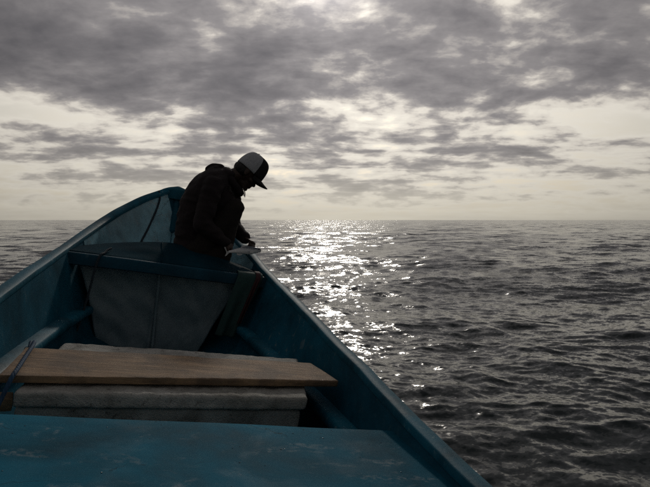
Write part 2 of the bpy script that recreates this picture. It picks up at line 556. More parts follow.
def simple(name, col, rough=0.7, var=0.35, sc_=12.0, bump=0.3, dist=0.003, sheen=0.0, stretch=(1, 1, 1)):
    m, t, b, out = mat(name)
    p = t.v('MULTIPLY', t.node('ShaderNodeTexCoord').outputs['Object'], stretch)
    n = t.noise(p, sc_, 6, 0.6, 0.3)[0]
    c = t.mix(t.ramp(n, [(0.3, 0), (0.7, 1)]), tuple(q * (1 - var) for q in col), tuple(min(1, q * (1 + var)) for q in col))
    t.l.new(c, b.inputs['Base Color'])
    b.inputs['Roughness'].default_value = rough
    if sheen: b.inputs['Sheen Weight'].default_value = sheen
    bp = t.node('ShaderNodeBump', {'Height': t.noise(p, sc_ * 3, 4, 0.6)[0], 'Strength': bump, 'Distance': dist})
    t.l.new(bp.outputs[0], b.inputs['Normal'])
    return m


def wood_material(name, col=(0.27, 0.175, 0.098)):
    m, t, b, out = mat(name)
    p = t.node('ShaderNodeTexCoord').outputs['Object']
    g = t.noise(t.v('MULTIPLY', p, (2.2, 34, 20)), 1.0, 7, 0.62, 0.9)[0]
    g2 = t.noise(t.v('MULTIPLY', p, (9, 160, 80)), 1.0, 3, 0.6, 0.2)[0]
    blot = t.noise(p, 5.5, 5, 0.6, 0.4)[0]
    c = t.ramp(g, [(0.32, tuple(q * 0.42 for q in col)), (0.5, col), (0.66, tuple(q * 1.4 for q in col))])
    c = t.mix(t.m('MULTIPLY', t.ramp(g2, [(0.4, 0), (0.7, 1)]), 0.35), c, tuple(q * 0.45 for q in col))
    c = t.mix(t.m('MULTIPLY', t.ramp(blot, [(0.46, 0), (0.62, 1)]), 0.65), c, (0.085, 0.06, 0.042))
    v = t.node('ShaderNodeTexVoronoi', {'Vector': t.v('MULTIPLY', p, (3.0, 7.0, 1)), 'Scale': 1.0}).outputs['Distance']
    c = t.mix(t.ramp(v, [(0.05, 0.9), (0.10, 0)]), c, (0.04, 0.022, 0.014))
    t.l.new(c, b.inputs['Base Color']); b.inputs['Roughness'].default_value = 0.72
    bp = t.node('ShaderNodeBump', {'Height': t.m('ADD', g, t.m('MULTIPLY', g2, 0.6)), 'Strength': 0.8, 'Distance': 0.006})
    t.l.new(bp.outputs[0], b.inputs['Normal'])
    return m


def foam_material():
    m, t, b, out = mat('dirty_polystyrene')
    p = t.node('ShaderNodeTexCoord').outputs['Object']
    v = t.node('ShaderNodeTexVoronoi', {'Vector': p, 'Scale': 190.0}).outputs['Distance']
    dirt = t.noise(p, 6.5, 7, 0.68, 0.7)[0]
    spots = t.noise(p, 48, 4, 0.7, 0.5)[0]
    c = t.mix(t.ramp(dirt, [(0.34, 0), (0.68, 1)]), (0.46, 0.465, 0.435), (0.19, 0.187, 0.165))
    c = t.mix(t.m('MULTIPLY', t.ramp(spots, [(0.58, 0), (0.70, 1)]), 0.75), c, (0.05, 0.045, 0.038))
    t.l.new(c, b.inputs['Base Color']); b.inputs['Roughness'].default_value = 0.85
    h = t.m('ADD', v, t.m('MULTIPLY', spots, -1.2))
    bp = t.node('ShaderNodeBump', {'Height': h, 'Strength': 0.6, 'Distance': 0.004})
    t.l.new(bp.outputs[0], b.inputs['Normal'])
    return m


def sheet_material():
    m, t, b, out = mat('grey_plastic_sheet')
    p = t.node('ShaderNodeTexCoord').outputs['Object']
    n = t.noise(p, 5, 6, 0.6, 0.6)[0]
    w = t.noise(t.v('MULTIPLY', p, (14, 60, 60)), 1.0, 3, 0.6, 0.3)[0]
    c = t.mix(t.ramp(n, [(0.3, 0), (0.7, 1)]), (0.15, 0.235, 0.275), (0.21, 0.31, 0.355))
    t.l.new(c, b.inputs['Base Color']); b.inputs['Roughness'].default_value = 0.45
    bp = t.node('ShaderNodeBump', {'Height': w, 'Strength': 0.08, 'Distance': 0.002})
    t.l.new(bp.outputs[0], b.inputs['Normal'])
    tr = t.node('ShaderNodeBsdfTranslucent', {'Color': c})
    mx = t.node('ShaderNodeMixShader', {0: 0.12}); t.l.new(b.outputs[0], mx.inputs[1]); t.l.new(tr.outputs[0], mx.inputs[2])
    t.l.new(mx.outputs[0], out.inputs[0])
    return m


BLUE = (0.005, 0.096, 0.154)
M_HULL = paint('blue_hull_paint', BLUE, 0.5, 0.6)
M_RIM = paint('blue_gunwale_paint', (0.006, 0.108, 0.168), 0.8, 0.56, (0.16, 0.28, 0.32), scale=1.6)
M_SEAT = paint('blue_seat_paint', (0.008, 0.128, 0.205), 0.55, 0.70, (0.05, 0.20, 0.25), spots=0.38, spec=0.06)
M_BEAM = paint('dark_blue_beam_paint', (0.006, 0.056, 0.092), 0.3, 0.6)
M_BOW_SHEEN = paint('scuffed_bow_paint_with_sheen', (0.24, 0.48, 0.58), 0.9, 0.42, (0.34, 0.40, 0.42), spots=0.6, scale=1.8, spec=0.5)  # paler than the hull: wet sheen of the bow interior put into the colour
M_SOLE = simple('wet_dark_sole', (0.012, 0.030, 0.040), 0.5)
M_DECK = paint('foredeck_canvas', (0.005, 0.034, 0.052), 0.3, 0.75, (0.04, 0.07, 0.08), spec=0.02)
M_SHEET = sheet_material()
M_WOOD = wood_material('weathered_plank_wood')
M_FOAM = foam_material()
M_ROPE = simple('blue_rope_fibre', (0.010, 0.052, 0.115), 0.75, 0.3, 60, 0.4)
M_ROPE2 = simple('dark_rope_fibre', (0.02, 0.035, 0.05), 0.8, 0.3, 60, 0.4)

# ------------------------------------------------------------------ boat
BASE = (0.0, 1.2, -1.19)
boat = thing('fishing_boat', BASE, 'blue painted open fishing boat with high pointed bow heading out to sea', 'boat')


def build_hull():
    us = [float(x) for x in np.concatenate([np.linspace(-2.6, 3.4, 31), np.linspace(3.5, 4.6, 16), np.linspace(4.64, 5.09, 16)])]
    V, Fc = [], []
    def skin(inset):
        rows = []
        for u in us:
            p = section(u, inset)
            row = [(x, u, z) for x, z in p] + [(-x, u, z) for x, z in p[-2::-1]]
            rows.append([len(V) + i for i in range(len(row))]); V.extend(row)
        return rows
    A, B = skin(0.0), skin(0.028)
    n = len(A[0])
    for rows in (A, B):
        for r0, r1 in zip(rows, rows[1:]):
            for i in range(n - 1): Fc.append((r0[i], r0[i + 1], r1[i + 1], r1[i]))
    for k in (0, n - 1):
        for i in range(len(us) - 1): Fc.append((A[i][k], B[i][k], B[i + 1][k], A[i + 1][k]))
    for i in range(n - 1): Fc.append((A[-1][i], A[-1][i + 1], B[-1][i + 1], B[-1][i]))
    h = link_mesh('hull', V, Fc, M_HULL, boat, BASE, sharp=40)
    # transom closes the stern
    p = section(-2.6); q = [(x, z) for x, z in p] + [(-x, z) for x, z in p[-2::-1]]
    V = [(x, -2.62, z) for x, z in q] + [(x * 0.995, -2.57, z) for x, z in q]
    m = len(q); Fc = [tuple(range(m)), tuple(range(2 * m - 1, m - 1, -1))] + [(i, (i + 1) % m, m + (i + 1) % m, m + i) for i in range(m)]
    link_mesh('transom', V, Fc, M_HULL, boat, BASE, sharp=30)


def build_gunwale(s):
    us = [float(x) for x in np.concatenate([np.linspace(-2.6, 3.5, 44), np.linspace(3.6, 4.6, 18), np.linspace(4.64, 5.09, 18)])]
    prof0 = [(-0.036, -0.012), (-0.036, 0.012), (-0.031, 0.017), (0.0, 0.019), (0.020, 0.017), (0.028, 0.009),
             (0.029, -0.012), (0.026, -0.030), (0.006, -0.032), (0.003, -0.014)]
    V, Fc = [], []
    for u in us:
        b, zg = interp(HULL, u)[:2]
        k = min(1.0, b / 0.07)
        ax = 1.0 + 0.35 * max(0, min(1, (u - 3.7) / 0.8))
        jit = 0.0035 * mnoise.noise(Vector((u * 2.3, s * 5, 0)))
        for x, z in prof0:
            V.append((s * (max(0.0, b + x * (ax if x < 0 else 1) * k) + (0.002 if k < 1 else 0)) + jit, u, zg + z + jit * 1.5 + 0.003 * mnoise.noise(Vector((u * 7, s, 3)))))
    n = len(prof0)
    for i in range(len(us) - 1):
        for j in range(n):
            j2 = (j + 1) % n
            Fc.append((i * n + j, i * n + j2, (i + 1) * n + j2, (i + 1) * n + j))
    Fc.append(tuple(range(n))); Fc.append(tuple(range((len(us) - 1) * n, len(us) * n))[::-1])
    link_mesh('gunwale', V, Fc, M_RIM, boat, BASE, sharp=60)


def build_stringer(s):
    us = np.linspace(1.55, 3.72, 40)
    prof = [(0.02, 0.0), (-0.060, 0.004), (-0.070, -0.004), (-0.074, -0.016), (-0.072, -0.040), (-0.062, -0.052), (0.02, -0.060)]
    V, Fc = [], []; n = len(prof)
    for u in us:
        z = -0.705
        x0 = inner_half(float(u), z)
        for x, dz in prof:
            V.append((s * (x0 + x), u, z + dz + 0.004 * mnoise.noise(Vector((u * 3, s, 1)))))
    for i in range(len(us) - 1):
        for j in range(n - 1):
            Fc.append((i * n + j, i * n + j + 1, (i + 1) * n + j + 1, (i + 1) * n + j))
    Fc.append(tuple(range(n))); Fc.append(tuple(range((len(us) - 1) * n, len(us) * n))[::-1])
    link_mesh('stringer', V, Fc, M_RIM, boat, BASE, sharp=50)


def hull_fit_slab(name, u0, u1, z0, z1, m, nu=14, nx=40, lip=0.018, wob=0.004, arch=0.0):
    """seat board cut to the hull's curve, its fore and aft edges rounded over"""
    V, Fc = [], []; rows = []
    prof = []
    for k in range(6):
        a = math.pi / 2 * k / 5
        prof.append((u0 + lip - lip * math.cos(a), z1 - lip + lip * math.sin(a)))
    for k in range(1, nu):
        prof.append((u0 + lip + (u1 - u0 - 2 * lip) * k / nu, z1))
    for k in range(6):
        a = math.pi / 2 * (1 - k / 5)
        prof.append((u1 - lip + lip * math.cos(a), z1 - lip + lip * math.sin(a)))
    prof = [(u0, z0)] + prof + [(u1, z0)]
    for (u, z) in prof:
        hb = inner_half(u, max(z, z0)) + 0.012
        row = []
        for i in range(nx + 1):
            s = i / nx * 2 - 1
            x = s * hb
            w = wob * mnoise.noise(Vector((x * 2.5, u * 2.5, 4))) if z > z0 else 0
            w2 = wob * 1.1 * mnoise.noise(Vector((x * 3.1, u, 9))) if u > u1 - lip * 1.2 else 0
            row.append(len(V)); V.append((x, u + w2, z + w + arch * (1 - s * s)))
        rows.append(row)
    for r0, r1 in zip(rows, rows[1:]):
        for i in range(nx): Fc.append((r0[i], r0[i + 1], r1[i + 1], r1[i]))
    r0, r1 = rows[0], rows[-1]
    for i in range(nx): Fc.append((r0[i], r1[i], r1[i + 1], r0[i + 1]))
    for k in (0, nx): Fc.append(tuple(r[k] for r in rows))
    return link_mesh(name, V, Fc, m, boat, BASE, sharp=60)


def build_stem():
    # solid breasthook and stem head closing the bow
    tab = [(u, *interp(HULL, u)[:2]) for u in np.linspace(5.025, 5.085, 8)]
    V, Fc = [], []; nx = 12
    for u, b, zg in tab:
        for dz in (0.021, -0.05):
            for j in range(nx + 1):
                s = j / nx * 2 - 1
                V.append((s * (b + 0.018), u, zg + dz + (0.012 * (1 - s * s) if dz > 0 else 0)))
    m = 2 * (nx + 1)
    for i in range(len(tab) - 1):
        for j in range(nx):
            a = i * m + j; Fc.append((a, a + 1, a + m + 1, a + m)); c = a + nx + 1; Fc.append((c, c + 1, c + m + 1, c + m))
        for j in (0, nx): a = i * m + j; Fc.append((a, a + m, a + m + nx + 1, a + nx + 1))
    for i in (0, len(tab) - 1):
        for j in range(nx): a = i * m + j; Fc.append((a, a + 1, a + nx + 2, a + nx + 1))
    link_mesh('breasthook', V, Fc, M_RIM, boat, BASE, sharp=50)
    v, f = limb([(0, 5.085, 0.222), (0, 5.08, 0.12), (0, 4.985, -0.16)], [(0.024, 0.03), (0.03, 0.03), (0.03, 0.03)], 14, 6, up=(1, 0, 0))
    link_mesh('stem', v, f, M_RIM, boat, BASE)


build_hull(); build_stem()
for s in (-1, 1):
    build_gunwale(s); build_stringer(s)
near_seat = hull_fit_slab('thwart', 0.98, 1.605, -0.80, -0.620, M_SEAT)
near_seat['label'] = 'wide blue seat board across the boat, wet and scuffed'
hull_fit_slab('thwart', -0.55, -0.10, -0.80, -0.63, M_SEAT)
hull_fit_slab('sole', -2.5, 3.75, -1.06, -0.985, M_SOLE, nu=30, wob=0.002)
hull_fit_slab('bow_platform', 3.86, 4.80, -0.47, -0.405, M_SOLE, nu=10, nx=20)


def build_beam():
    # flat cross beam at the aft edge of the foredeck
    V, Fc = [], []; nx = 30
    prof = [(3.622, -0.428), (3.615, -0.423), (3.612, -0.362), (3.618, -0.352), (3.630, -0.348), (3.700, -0.346), (3.700, -0.428)]
    n = len(prof)
    for i in range(nx + 1):
        s = i / nx * 2 - 1
        for (u, z) in prof:
            x = s * (inner_half(u, z) + 0.015)
            V.append((x, u + 0.004 * mnoise.noise(Vector((x * 3, 1, 2))), z + 0.004 * mnoise.noise(Vector((x * 2.3, 4, 2)))))
    for i in range(nx):
        for j in range(n):
            j2 = (j + 1) % n
            Fc.append((i * n + j, i * n + j2, (i + 1) * n + j2, (i + 1) * n + j))
    Fc.append(tuple(range(n))); Fc.append(tuple(range(nx * n, (nx + 1) * n))[::-1])
    link_mesh('cross_beam', V, Fc, M_BEAM, boat, BASE, sharp=40)


def deck_z(v, t):
    k = min(1.0, abs(v + 0.03) / 0.66)
    arch = -0.222 - 0.112 * k ** 1.35
    flat = -0.343
    return flat + (arch - flat) * t


def build_foredeck():
    # canvas covered deck rising from the beam to a cambered edge
    V, Fc = [], []; nx, nu = 48, 14; top, bot = [], []
    for i in range(nu + 1):
        t = i / nu; u = 3.645 + 0.305 * t
        for L, dz in ((top, 0.0), (bot, -0.016)):
            row = []
            for j in range(nx + 1):
                s = j / nx * 2 - 1
                z = deck_z(s * 0.66, t)
                x = s * (inner_half(u, min(z, interp(HULL, u)[1] - 0.01)) - 0.004)
                x = s * min(abs(x) if abs(s) > 1e-6 else 0.66, 0.66) if False else x
                wr = 0.006 * mnoise.noise(Vector((x * 5, u * 9, 1))) * math.sin(math.pi * min(1, t * 1.1))
                row.append(len(V)); V.append((x, u, z + dz + wr))
            L.append(row)
    for L in (top, bot):
        for r0, r1 in zip(L, L[1:]):
            for j in range(nx): Fc.append((r0[j], r0[j + 1], r1[j + 1], r1[j]))
    for a, b in ((top[0], bot[0]), (top[-1], bot[-1])):
        for j in range(nx): Fc.append((a[j], a[j + 1], b[j + 1], b[j]))
    for k in (0, nx):
        for i in range(nu): Fc.append((top[i][k], top[i + 1][k], bot[i + 1][k], bot[i][k]))
    d = link_mesh('foredeck', V, Fc, M_DECK, boat, BASE, sharp=60)
    # centre batten under the canvas shows as a ridge
    pts = [(-0.075 - 0.01 * t, 3.64 + 0.31 * t, deck_z(-0.08, t) + 0.0005) for t in np.linspace(0, 1, 8)]
    v, f = tube(pts, 0.005, 8); link_mesh('deck_batten', v, f, M_DECK, d, BASE)
    d['label'] = 'low cambered foredeck covered with dark canvas'


def build_sheet():
    # plastic sheet hanging below the beam, wider at its top
    V, Fc = [], []; nx, nz = 70, 46; sides = []
    for off in (0.0, 0.003):
        rows = []
        for i in range(nz + 1):
            t = i / nz
            z = -0.40 - 0.565 * t
            xl = -0.600 + 0.215 * t + 0.010 * math.sin(t * 5); xr = 0.475 - 0.205 * t + 0.012 * math.sin(t * 4 + 1)
            row = []
            for j in range(nx + 1):
                s = j / nx; x = xl + (xr - xl) * s
                fold = 0.026 * mnoise.noise(Vector((x * 4.5 + z * 2.0, z * 2.5, 2))) + 0.014 * mnoise.noise(Vector((x * 10 + z * 8, z * 5 - x * 3, 7)))
                fold += 0.003 * mnoise.noise(Vector((x * 26 - z * 16, z * 14, 3)))
                belly = 0.035 * math.sin(math.pi * t) * (1 - (2 * s - 1) ** 2)
                seam = -0.010 * math.exp(-((x + 0.075) / 0.012) ** 2)
                row.append(len(V)); V.append((x, 3.735 + off + fold * min(1, t * 4 + 0.25) + belly + seam, z))
            rows.append(row)
        sides.append(rows)
    for rows in sides:
        for r0, r1 in zip(rows, rows[1:]):
            for j in range(nx): Fc.append((r0[j], r0[j + 1], r1[j + 1], r1[j]))
    A, B = sides
    for j in range(nx):
        Fc.append((A[0][j], A[0][j + 1], B[0][j + 1], B[0][j])); Fc.append((A[-1][j], A[-1][j + 1], B[-1][j + 1], B[-1][j]))
    for i in range(nz):
        for k in (0, nx): Fc.append((A[i][k], A[i + 1][k], B[i + 1][k], B[i][k]))
    base = (-0.06, 3.74, -0.96)
    o = link_mesh('tarpaulin', V, Fc, M_SHEET, None, base)
    in_boat(o, base)
    pts = [(-0.075 + 0.03 * t, 3.70 + 0.050 * math.sin(math.pi * t), -0.42 - 0.54 * t) for t in np.linspace(0, 1, 16)]
    v, f = tube(pts, [(0.010, 0.004)] * 16, 8, up=(0, 1, 0)); link_mesh('seam', v, f, M_SHEET, o, base)
    tag(o, 'creased grey plastic sheet hanging under the cross beam, narrowing downward', 'tarpaulin')


def build_bow_sheen(s):
    # added scuffed panel inside the open bow, wet sheen painted into its pale colour
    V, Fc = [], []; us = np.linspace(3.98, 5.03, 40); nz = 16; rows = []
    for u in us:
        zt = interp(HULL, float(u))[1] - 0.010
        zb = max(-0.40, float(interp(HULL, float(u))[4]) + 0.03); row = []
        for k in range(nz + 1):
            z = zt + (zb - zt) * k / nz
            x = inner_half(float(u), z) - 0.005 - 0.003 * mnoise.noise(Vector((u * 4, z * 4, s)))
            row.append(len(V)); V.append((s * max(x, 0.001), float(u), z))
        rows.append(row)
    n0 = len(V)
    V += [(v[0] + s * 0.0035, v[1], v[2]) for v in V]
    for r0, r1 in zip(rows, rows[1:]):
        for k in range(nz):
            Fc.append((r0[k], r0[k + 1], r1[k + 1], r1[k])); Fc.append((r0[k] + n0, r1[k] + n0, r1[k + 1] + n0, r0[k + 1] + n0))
    o = link_mesh('bow_sheen_panel', V, Fc, M_BOW_SHEEN, boat, BASE)
    o['label'] = 'scuffed blue panel added inside the bow, wet sheen painted in as a pale tone'


for s in (-1, 1): build_bow_sheen(s)
build_beam(); build_foredeck(); build_sheet()

# ------------------------------------------------------------------ cargo amidships
b0 = (0.02, 2.10, -0.985)
o = slab('foam_block', [(-0.475, 1.80), (0.49, 1.905), (0.54, 2.46), (-0.43, 2.40)], -0.982, -0.678, M_FOAM, None, b0, 0.014, (90, 50, 30), 0.005, 4.0, 2, 3, 0.003)
in_boat(o, b0); tag(o, 'lower dirty white polystyrene block on the boat floor behind the seat board', 'foam block', 'polystyrene blocks amidships')
b1 = (0.02, 2.08, -0.674)
o = slab('foam_block', [(-0.480, 1.775), (0.505, 1.885), (0.620, 2.475), (-0.44, 2.415)], -0.674, -0.620, M_FOAM, None, b1, 0.014, (150, 80, 14), 0.003, 5.0, 5, 4, 0.003)
in_boat(o, b1); tag(o, 'upper dirty white polystyrene slab lying directly under the wooden plank', 'foam block', 'polystyrene blocks amidships')
b2 = (0.08, 2.05, -0.612)
o = slab('wooden_plank', [(-0.535, 1.815), (0.672, 2.018), (0.622, 2.268), (-0.535, 2.165)], -0.612, -0.584, M_WOOD, None, b2, 0.005, (160, 50, 6), 0.005, 2.2, 9, 2, 0.0022)
in_boat(o, b2); tag(o, 'weathered brown wooden plank lying across the polystyrene slab', 'plank')
b3 = (-0.55, 1.86, -0.705)
o = slab('timber_offcut', [(-0.64, 1.80), (-0.485, 1.83), (-0.50, 1.90), (-0.65, 1.87)], -0.704, -0.664, wood_material('pale_offcut_wood', (0.24, 0.17, 0.10)), None, b3, 0.005, (10, 5, 3), 0.003, 8, 3, 2)
in_boat(o, b3); tag(o, 'short pale timber offcut wedged on the port stringer beside the polystyrene', 'offcut')


def rope(name, pts, r, m, label, strands=True, sub=10, pitch=0.055):
    P = catmull(pts, sub)
    # resample evenly
    L = [0.0]
    for a, b in zip(P, P[1:]): L.append(L[-1] + (b - a).length)
    n = max(12, int(L[-1] / (pitch / 9)))
    Q = []; k = 0
    for i in range(n + 1):
        s = L[-1] * i / n
        while k < len(L) - 2 and L[k + 1] < s: k += 1
        f = (s - L[k]) / max(1e-9, L[k + 1] - L[k]); Q.append(P[k].lerp(P[k + 1], min(1, f)))
    parts = []
    side = None; frames = []
    for i in range(len(Q)):
        t = (Q[min(i + 1, n)] - Q[max(i - 1, 0)]).normalized()
        s = t.orthogonal().normalized() if side is None else (side - t * side.dot(t)).normalized()
        side = s; frames.append((s, s.cross(t).normalized()))
    for q in range(3):
        pp = []
        for i, p in enumerate(Q):
            a = 2 * math.pi * (L[-1] * i / n / pitch + q / 3)
            pp.append(p + frames[i][0] * (r * 0.30 * math.cos(a)) + frames[i][1] * (r * 0.30 * math.sin(a)))
        parts.append(tube(pp, r * 0.72, 8))
    V, Fc = merge(parts)
    base = tuple(Q[-1])
    o = link_mesh(name, V, Fc, m, None, base); in_boat(o, base)
    return tag(o, label, 'rope')


rope('rope', [(-0.60, 2.62, -0.685), (-0.565, 2.42, -0.665), (-0.525, 2.26, -0.59), (-0.508, 2.14, -0.574), (-0.500, 2.00, -0.574), (-0.492, 1.86, -0.575), (-0.494, 1.80, -0.588), (-0.508, 1.765, -0.650), (-0.522, 1.725, -0.705), (-0.545, 1.68, -0.80), (-0.56, 1.66, -0.965)], 0.0072, M_ROPE,
     'blue rope slung over the port end of the wooden plank')
rope('rope', [(-0.405, 3.74, -0.305), (-0.425, 3.70, -0.318), (-0.435, 3.66, -0.334), (-0.455, 3.606, -0.350), (-0.470, 3.598, -0.43), (-0.485, 3.58, -0.60), (-0.505, 3.54, -0.78), (-0.53, 3.48, -0.94), (-0.50, 3.40, -0.972), (-0.40, 3.36, -0.974)], 0.0075, M_ROPE2,
     'dark rope hanging over the port end of the cross beam')


def hull_pt(u, w, off=0.012):
    return (-(inner_half(u, w) - off), u, w)


bow_pts = [(-0.17, 4.985, 0.172)]
for u, w in ((4.965, 0.10), (4.93, 0.0), (4.88, -0.10), (4.82, -0.20), (4.75, -0.29), (4.68, -0.38)):
    bow_pts.append(hull_pt(u, w))
rope('rope', bow_pts, 0.009, M_ROPE2, 'dark mooring rope running down inside the port side of the bow')


def build_drape():
    # green cloth and red webbing hung over the starboard end of the beam
    M_G = simple('dark_green_cloth', (0.012, 0.050, 0.048), 0.8, 0.3, 20, 0.3)
    M_R = simple('dark_red_webbing', (0.040, 0.007, 0.010), 0.75, 0.3, 40, 0.3)
    base = (0.5, 3.58, -0.75)
    root = thing('hanging_cloth', base, 'dark green cloth with red strap hung over starboard end of the beam', 'cloth')
    def strip(name, x0, x1, dx, zend, m, off, par):
        V, Fc = [], []; nx, nt = 22, 40
        prof = [(3.69, -0.338), (3.66, -0.338), (3.625, -0.339), (3.605, -0.350), (3.600, -0.372)]
        zz = np.linspace(-0.40, zend, nt - len(prof))
        prof += [(3.597 - 0.03 * (i / len(zz)), float(z)) for i, z in enumerate(zz)]
        sides = []
        for o_ in (0.0, 0.004):
            rows = []
            for i, (u, z) in enumerate(prof):
                t = max(0, (-0.36 - z) / (-0.36 - zend)) if z < -0.36 else 0
                row = []
                for j in range(nx + 1):
                    s = j / nx; x = x0 + (x1 - x0) * s * (1 - 0.25 * t) + dx * t
                    fold = 0.014 * t * math.sin(s * 11 + 2 * z) + 0.008 * t * mnoise.noise(Vector((x * 9, z * 5, 2)))
                    lift = off + o_
                    row.append(len(V))
                    V.append((x, u - (lift if z < -0.345 else 0) - fold - 0.012 * t, z + (lift if z >= -0.345 else 0)))
                rows.append(row)
            sides.append(rows)
        for rows in sides:
            for r0, r1 in zip(rows, rows[1:]):
                for j in range(nx): Fc.append((r0[j], r0[j + 1], r1[j + 1], r1[j]))
        A, B = sides
        for j in range(nx):
            Fc.append((A[0][j], A[0][j + 1], B[0][j + 1], B[0][j])); Fc.append((A[-1][j], A[-1][j + 1], B[-1][j + 1], B[-1][j]))
        for i in range(len(prof) - 1):
            for k in (0, nx): Fc.append((A[i][k], A[i + 1][k], B[i + 1][k], B[i][k]))
        link_mesh(name, V, Fc, m, par, base)
    strip('cloth', 0.44, 0.615, -0.10, -0.78, M_G, 0.002, root)
    strip('strap', 0.565, 0.600, -0.09, -0.68, M_R, 0.012, root)


build_drape()

# ------------------------------------------------------------------ person
PB = (0.15, 4.10, -0.405)
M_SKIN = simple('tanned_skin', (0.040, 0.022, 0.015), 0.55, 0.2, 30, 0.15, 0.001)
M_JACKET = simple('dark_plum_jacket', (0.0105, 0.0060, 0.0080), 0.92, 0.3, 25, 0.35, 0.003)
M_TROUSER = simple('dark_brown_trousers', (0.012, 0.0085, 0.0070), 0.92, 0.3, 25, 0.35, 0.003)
M_CAPW = simple('grey_white_cap_mesh', (0.40, 0.42, 0.45), 0.8, 0.12, 80, 0.5, 0.002)
M_CAPB = simple('black_cap_cloth', (0.006, 0.006, 0.008), 0.8, 0.2, 60, 0.3, 0.001)
M_HAIR = simple('black_hair', (0.006, 0.005, 0.005), 0.6, 0.3, 80, 0.5)
M_CORD = simple('pale_cord', (0.45, 0.43, 0.40), 0.7, 0.1, 40, 0.2)
M_BOOT = simple('dark_boot_rubber', (0.015, 0.015, 0.016), 0.5, 0.2, 20, 0.2)

man = thing('person', PB, 'person in dark jacket and two-tone cap hunched at the bow over a fish', 'person')

# head frame: A = where the face points, N = crown direction
HC = Vector((0.472, 4.10, 0.421)); A = Vector((0.838, 0, -0.546)); Nn = Vector((0.546, 0, 0.838)); Lt = Vector((0, 1, 0))


def hp(a, l, n): return HC + A * a + Lt * l + Nn * n


HROT = Matrix((A, Lt, Nn)).transposed()


def head_parts():
    parts = []
    parts.append(ellipsoid(hp(-0.008, 0, 0.005), (0.100, 0.078, 0.108), 28, 20, HROT))          # skull
    parts.append(limb([hp(0.035, 0, -0.02), hp(0.048, 0, -0.075), hp(0.055, 0, -0.122)], [(0.062, 0.052), (0.052, 0.042), (0.030, 0.026)], up=Lt))   # face and jaw
    parts.append(limb([hp(-0.03, 0, -0.06), hp(0.03, 0, -0.10)], [(0.055, 0.035), (0.042, 0.03)], up=Lt))
    parts.append(limb([hp(0.088, 0, -0.022), hp(0.104, 0, -0.052), hp(0.109, 0, -0.062)], [0.010, 0.013, 0.014], 10, 4))     # nose
    for s in (-1, 1):
        parts.append(limb([hp(0.094, 0.012 * s, -0.064), hp(0.097, 0.014 * s, -0.066)], [0.009, 0.009], 8, 2))
        parts.append(limb([hp(0.080, 0.048 * s, -0.012), hp(0.090, 0.022 * s, -0.008)], [0.010, 0.011], 8, 3))               # brow
        parts.append(ellipsoid(hp(0.062, 0.045 * s, -0.052), (0.022, 0.020, 0.020), 12, 8, HROT))                            # cheek
        parts.append(ellipsoid(hp(-0.008, 0.080 * s, -0.030), (0.020, 0.009, 0.032), 14, 10, HROT))                          # ear
    parts.append(limb([hp(0.088, -0.020, -0.090), hp(0.097, 0, -0.088), hp(0.088, 0.020, -0.090)], [0.006, 0.008, 0.006], 8, 4))   # lips
    parts.append(limb([hp(0.086, -0.018, -0.101), hp(0.094, 0, -0.102), hp(0.086, 0.018, -0.101)], [0.006, 0.008, 0.006], 8, 4))
    parts.append(ellipsoid(hp(0.078, 0, -0.128), (0.018, 0.022, 0.016), 12, 8, HROT))           # chin
    return parts


def hand_parts(wrist, palm_end, normal, curl, thumb_dir, scale=1.0):
    """palm and five jointed fingers; normal = the back of the hand"""
    w, p = Vector(wrist), Vector(palm_end)
    d = (p - w).normalized(); nn = Vector(normal); nn = (nn - d * nn.dot(d)).normalized()
    s = d.cross(nn).normalized()
    parts = [limb([w - d * 0.02, w + (p - w) * 0.45, p], [(0.027, 0.019), (0.036, 0.015), (0.040, 0.013)], 16, 5, up=nn)]
    lens = [(0.040, 0.024, 0.020), (0.045, 0.028, 0.021), (0.041, 0.026, 0.020), (0.032, 0.019, 0.017)]
    for k in range(4):
        off = (k - 1.5) * 0.0195
        q = p + s * off - d * 0.010 - d * (0.006 if k in (0, 3) else 0)
        pts = [q - d * 0.015, q]; ang = 0.0
        for j, ln in enumerate(lens[k]):
            ang += curl[j] * (1 + 0.12 * (k - 1))
            dirv = d * math.cos(ang) - nn * math.sin(ang) + s * (off * 1.2)
            q = q + dirv.normalized() * ln * scale; pts.append(q)
        parts.append(limb(pts, [0.0095, 0.0098, 0.0090, 0.0082, 0.0068], 10, 4))
    td = Vector(thumb_dir).normalized()
    q = w + d * 0.028 + s * td.x * 0.022
    t1 = q + (d * 0.55 + s * td.x * 0.75 - nn * 0.25).normalized() * 0.038
    t2 = t1 + (d * 0.75 + s * td.x * 0.25 - nn * 0.6).normalized() * 0.030
    t3 = t2 + (d * 0.75 - s * td.x * 0.05 - nn * 0.65).normalized() * 0.024
    parts.append(limb([q, t1, t2, t3], [0.015, 0.0115, 0.0105, 0.0078], 10, 4))
    return parts


SPINE = [(0.135, 4.10, -0.265), (0.118, 4.10, -0.10), (0.122, 4.10, 0.05), (0.166, 4.10, 0.178), (0.234, 4.10, 0.284), (0.298, 4.10, 0.340)]
R_SH, R_EL, R_WR, R_PA = (0.207, 3.935, 0.235), (0.163, 3.855, -0.058), (0.350, 3.920, -0.150), (0.412, 3.960, -0.180)
L_SH, L_EL, L_WR, L_PA = (0.380, 4.265, 0.215), (0.448, 4.250, -0.040), (0.525, 4.095, -0.110), (0.582, 4.030, -0.134)
R_HIP, R_KN, R_AN = (0.155, 3.990, -0.270), (0.398, 3.990, 0.110), (0.375, 4.00, -0.325)
L_HIP, L_KN, L_AN = (0.155, 4.210, -0.270), (0.402, 4.175, 0.110), (0.395, 4.18, -0.325)


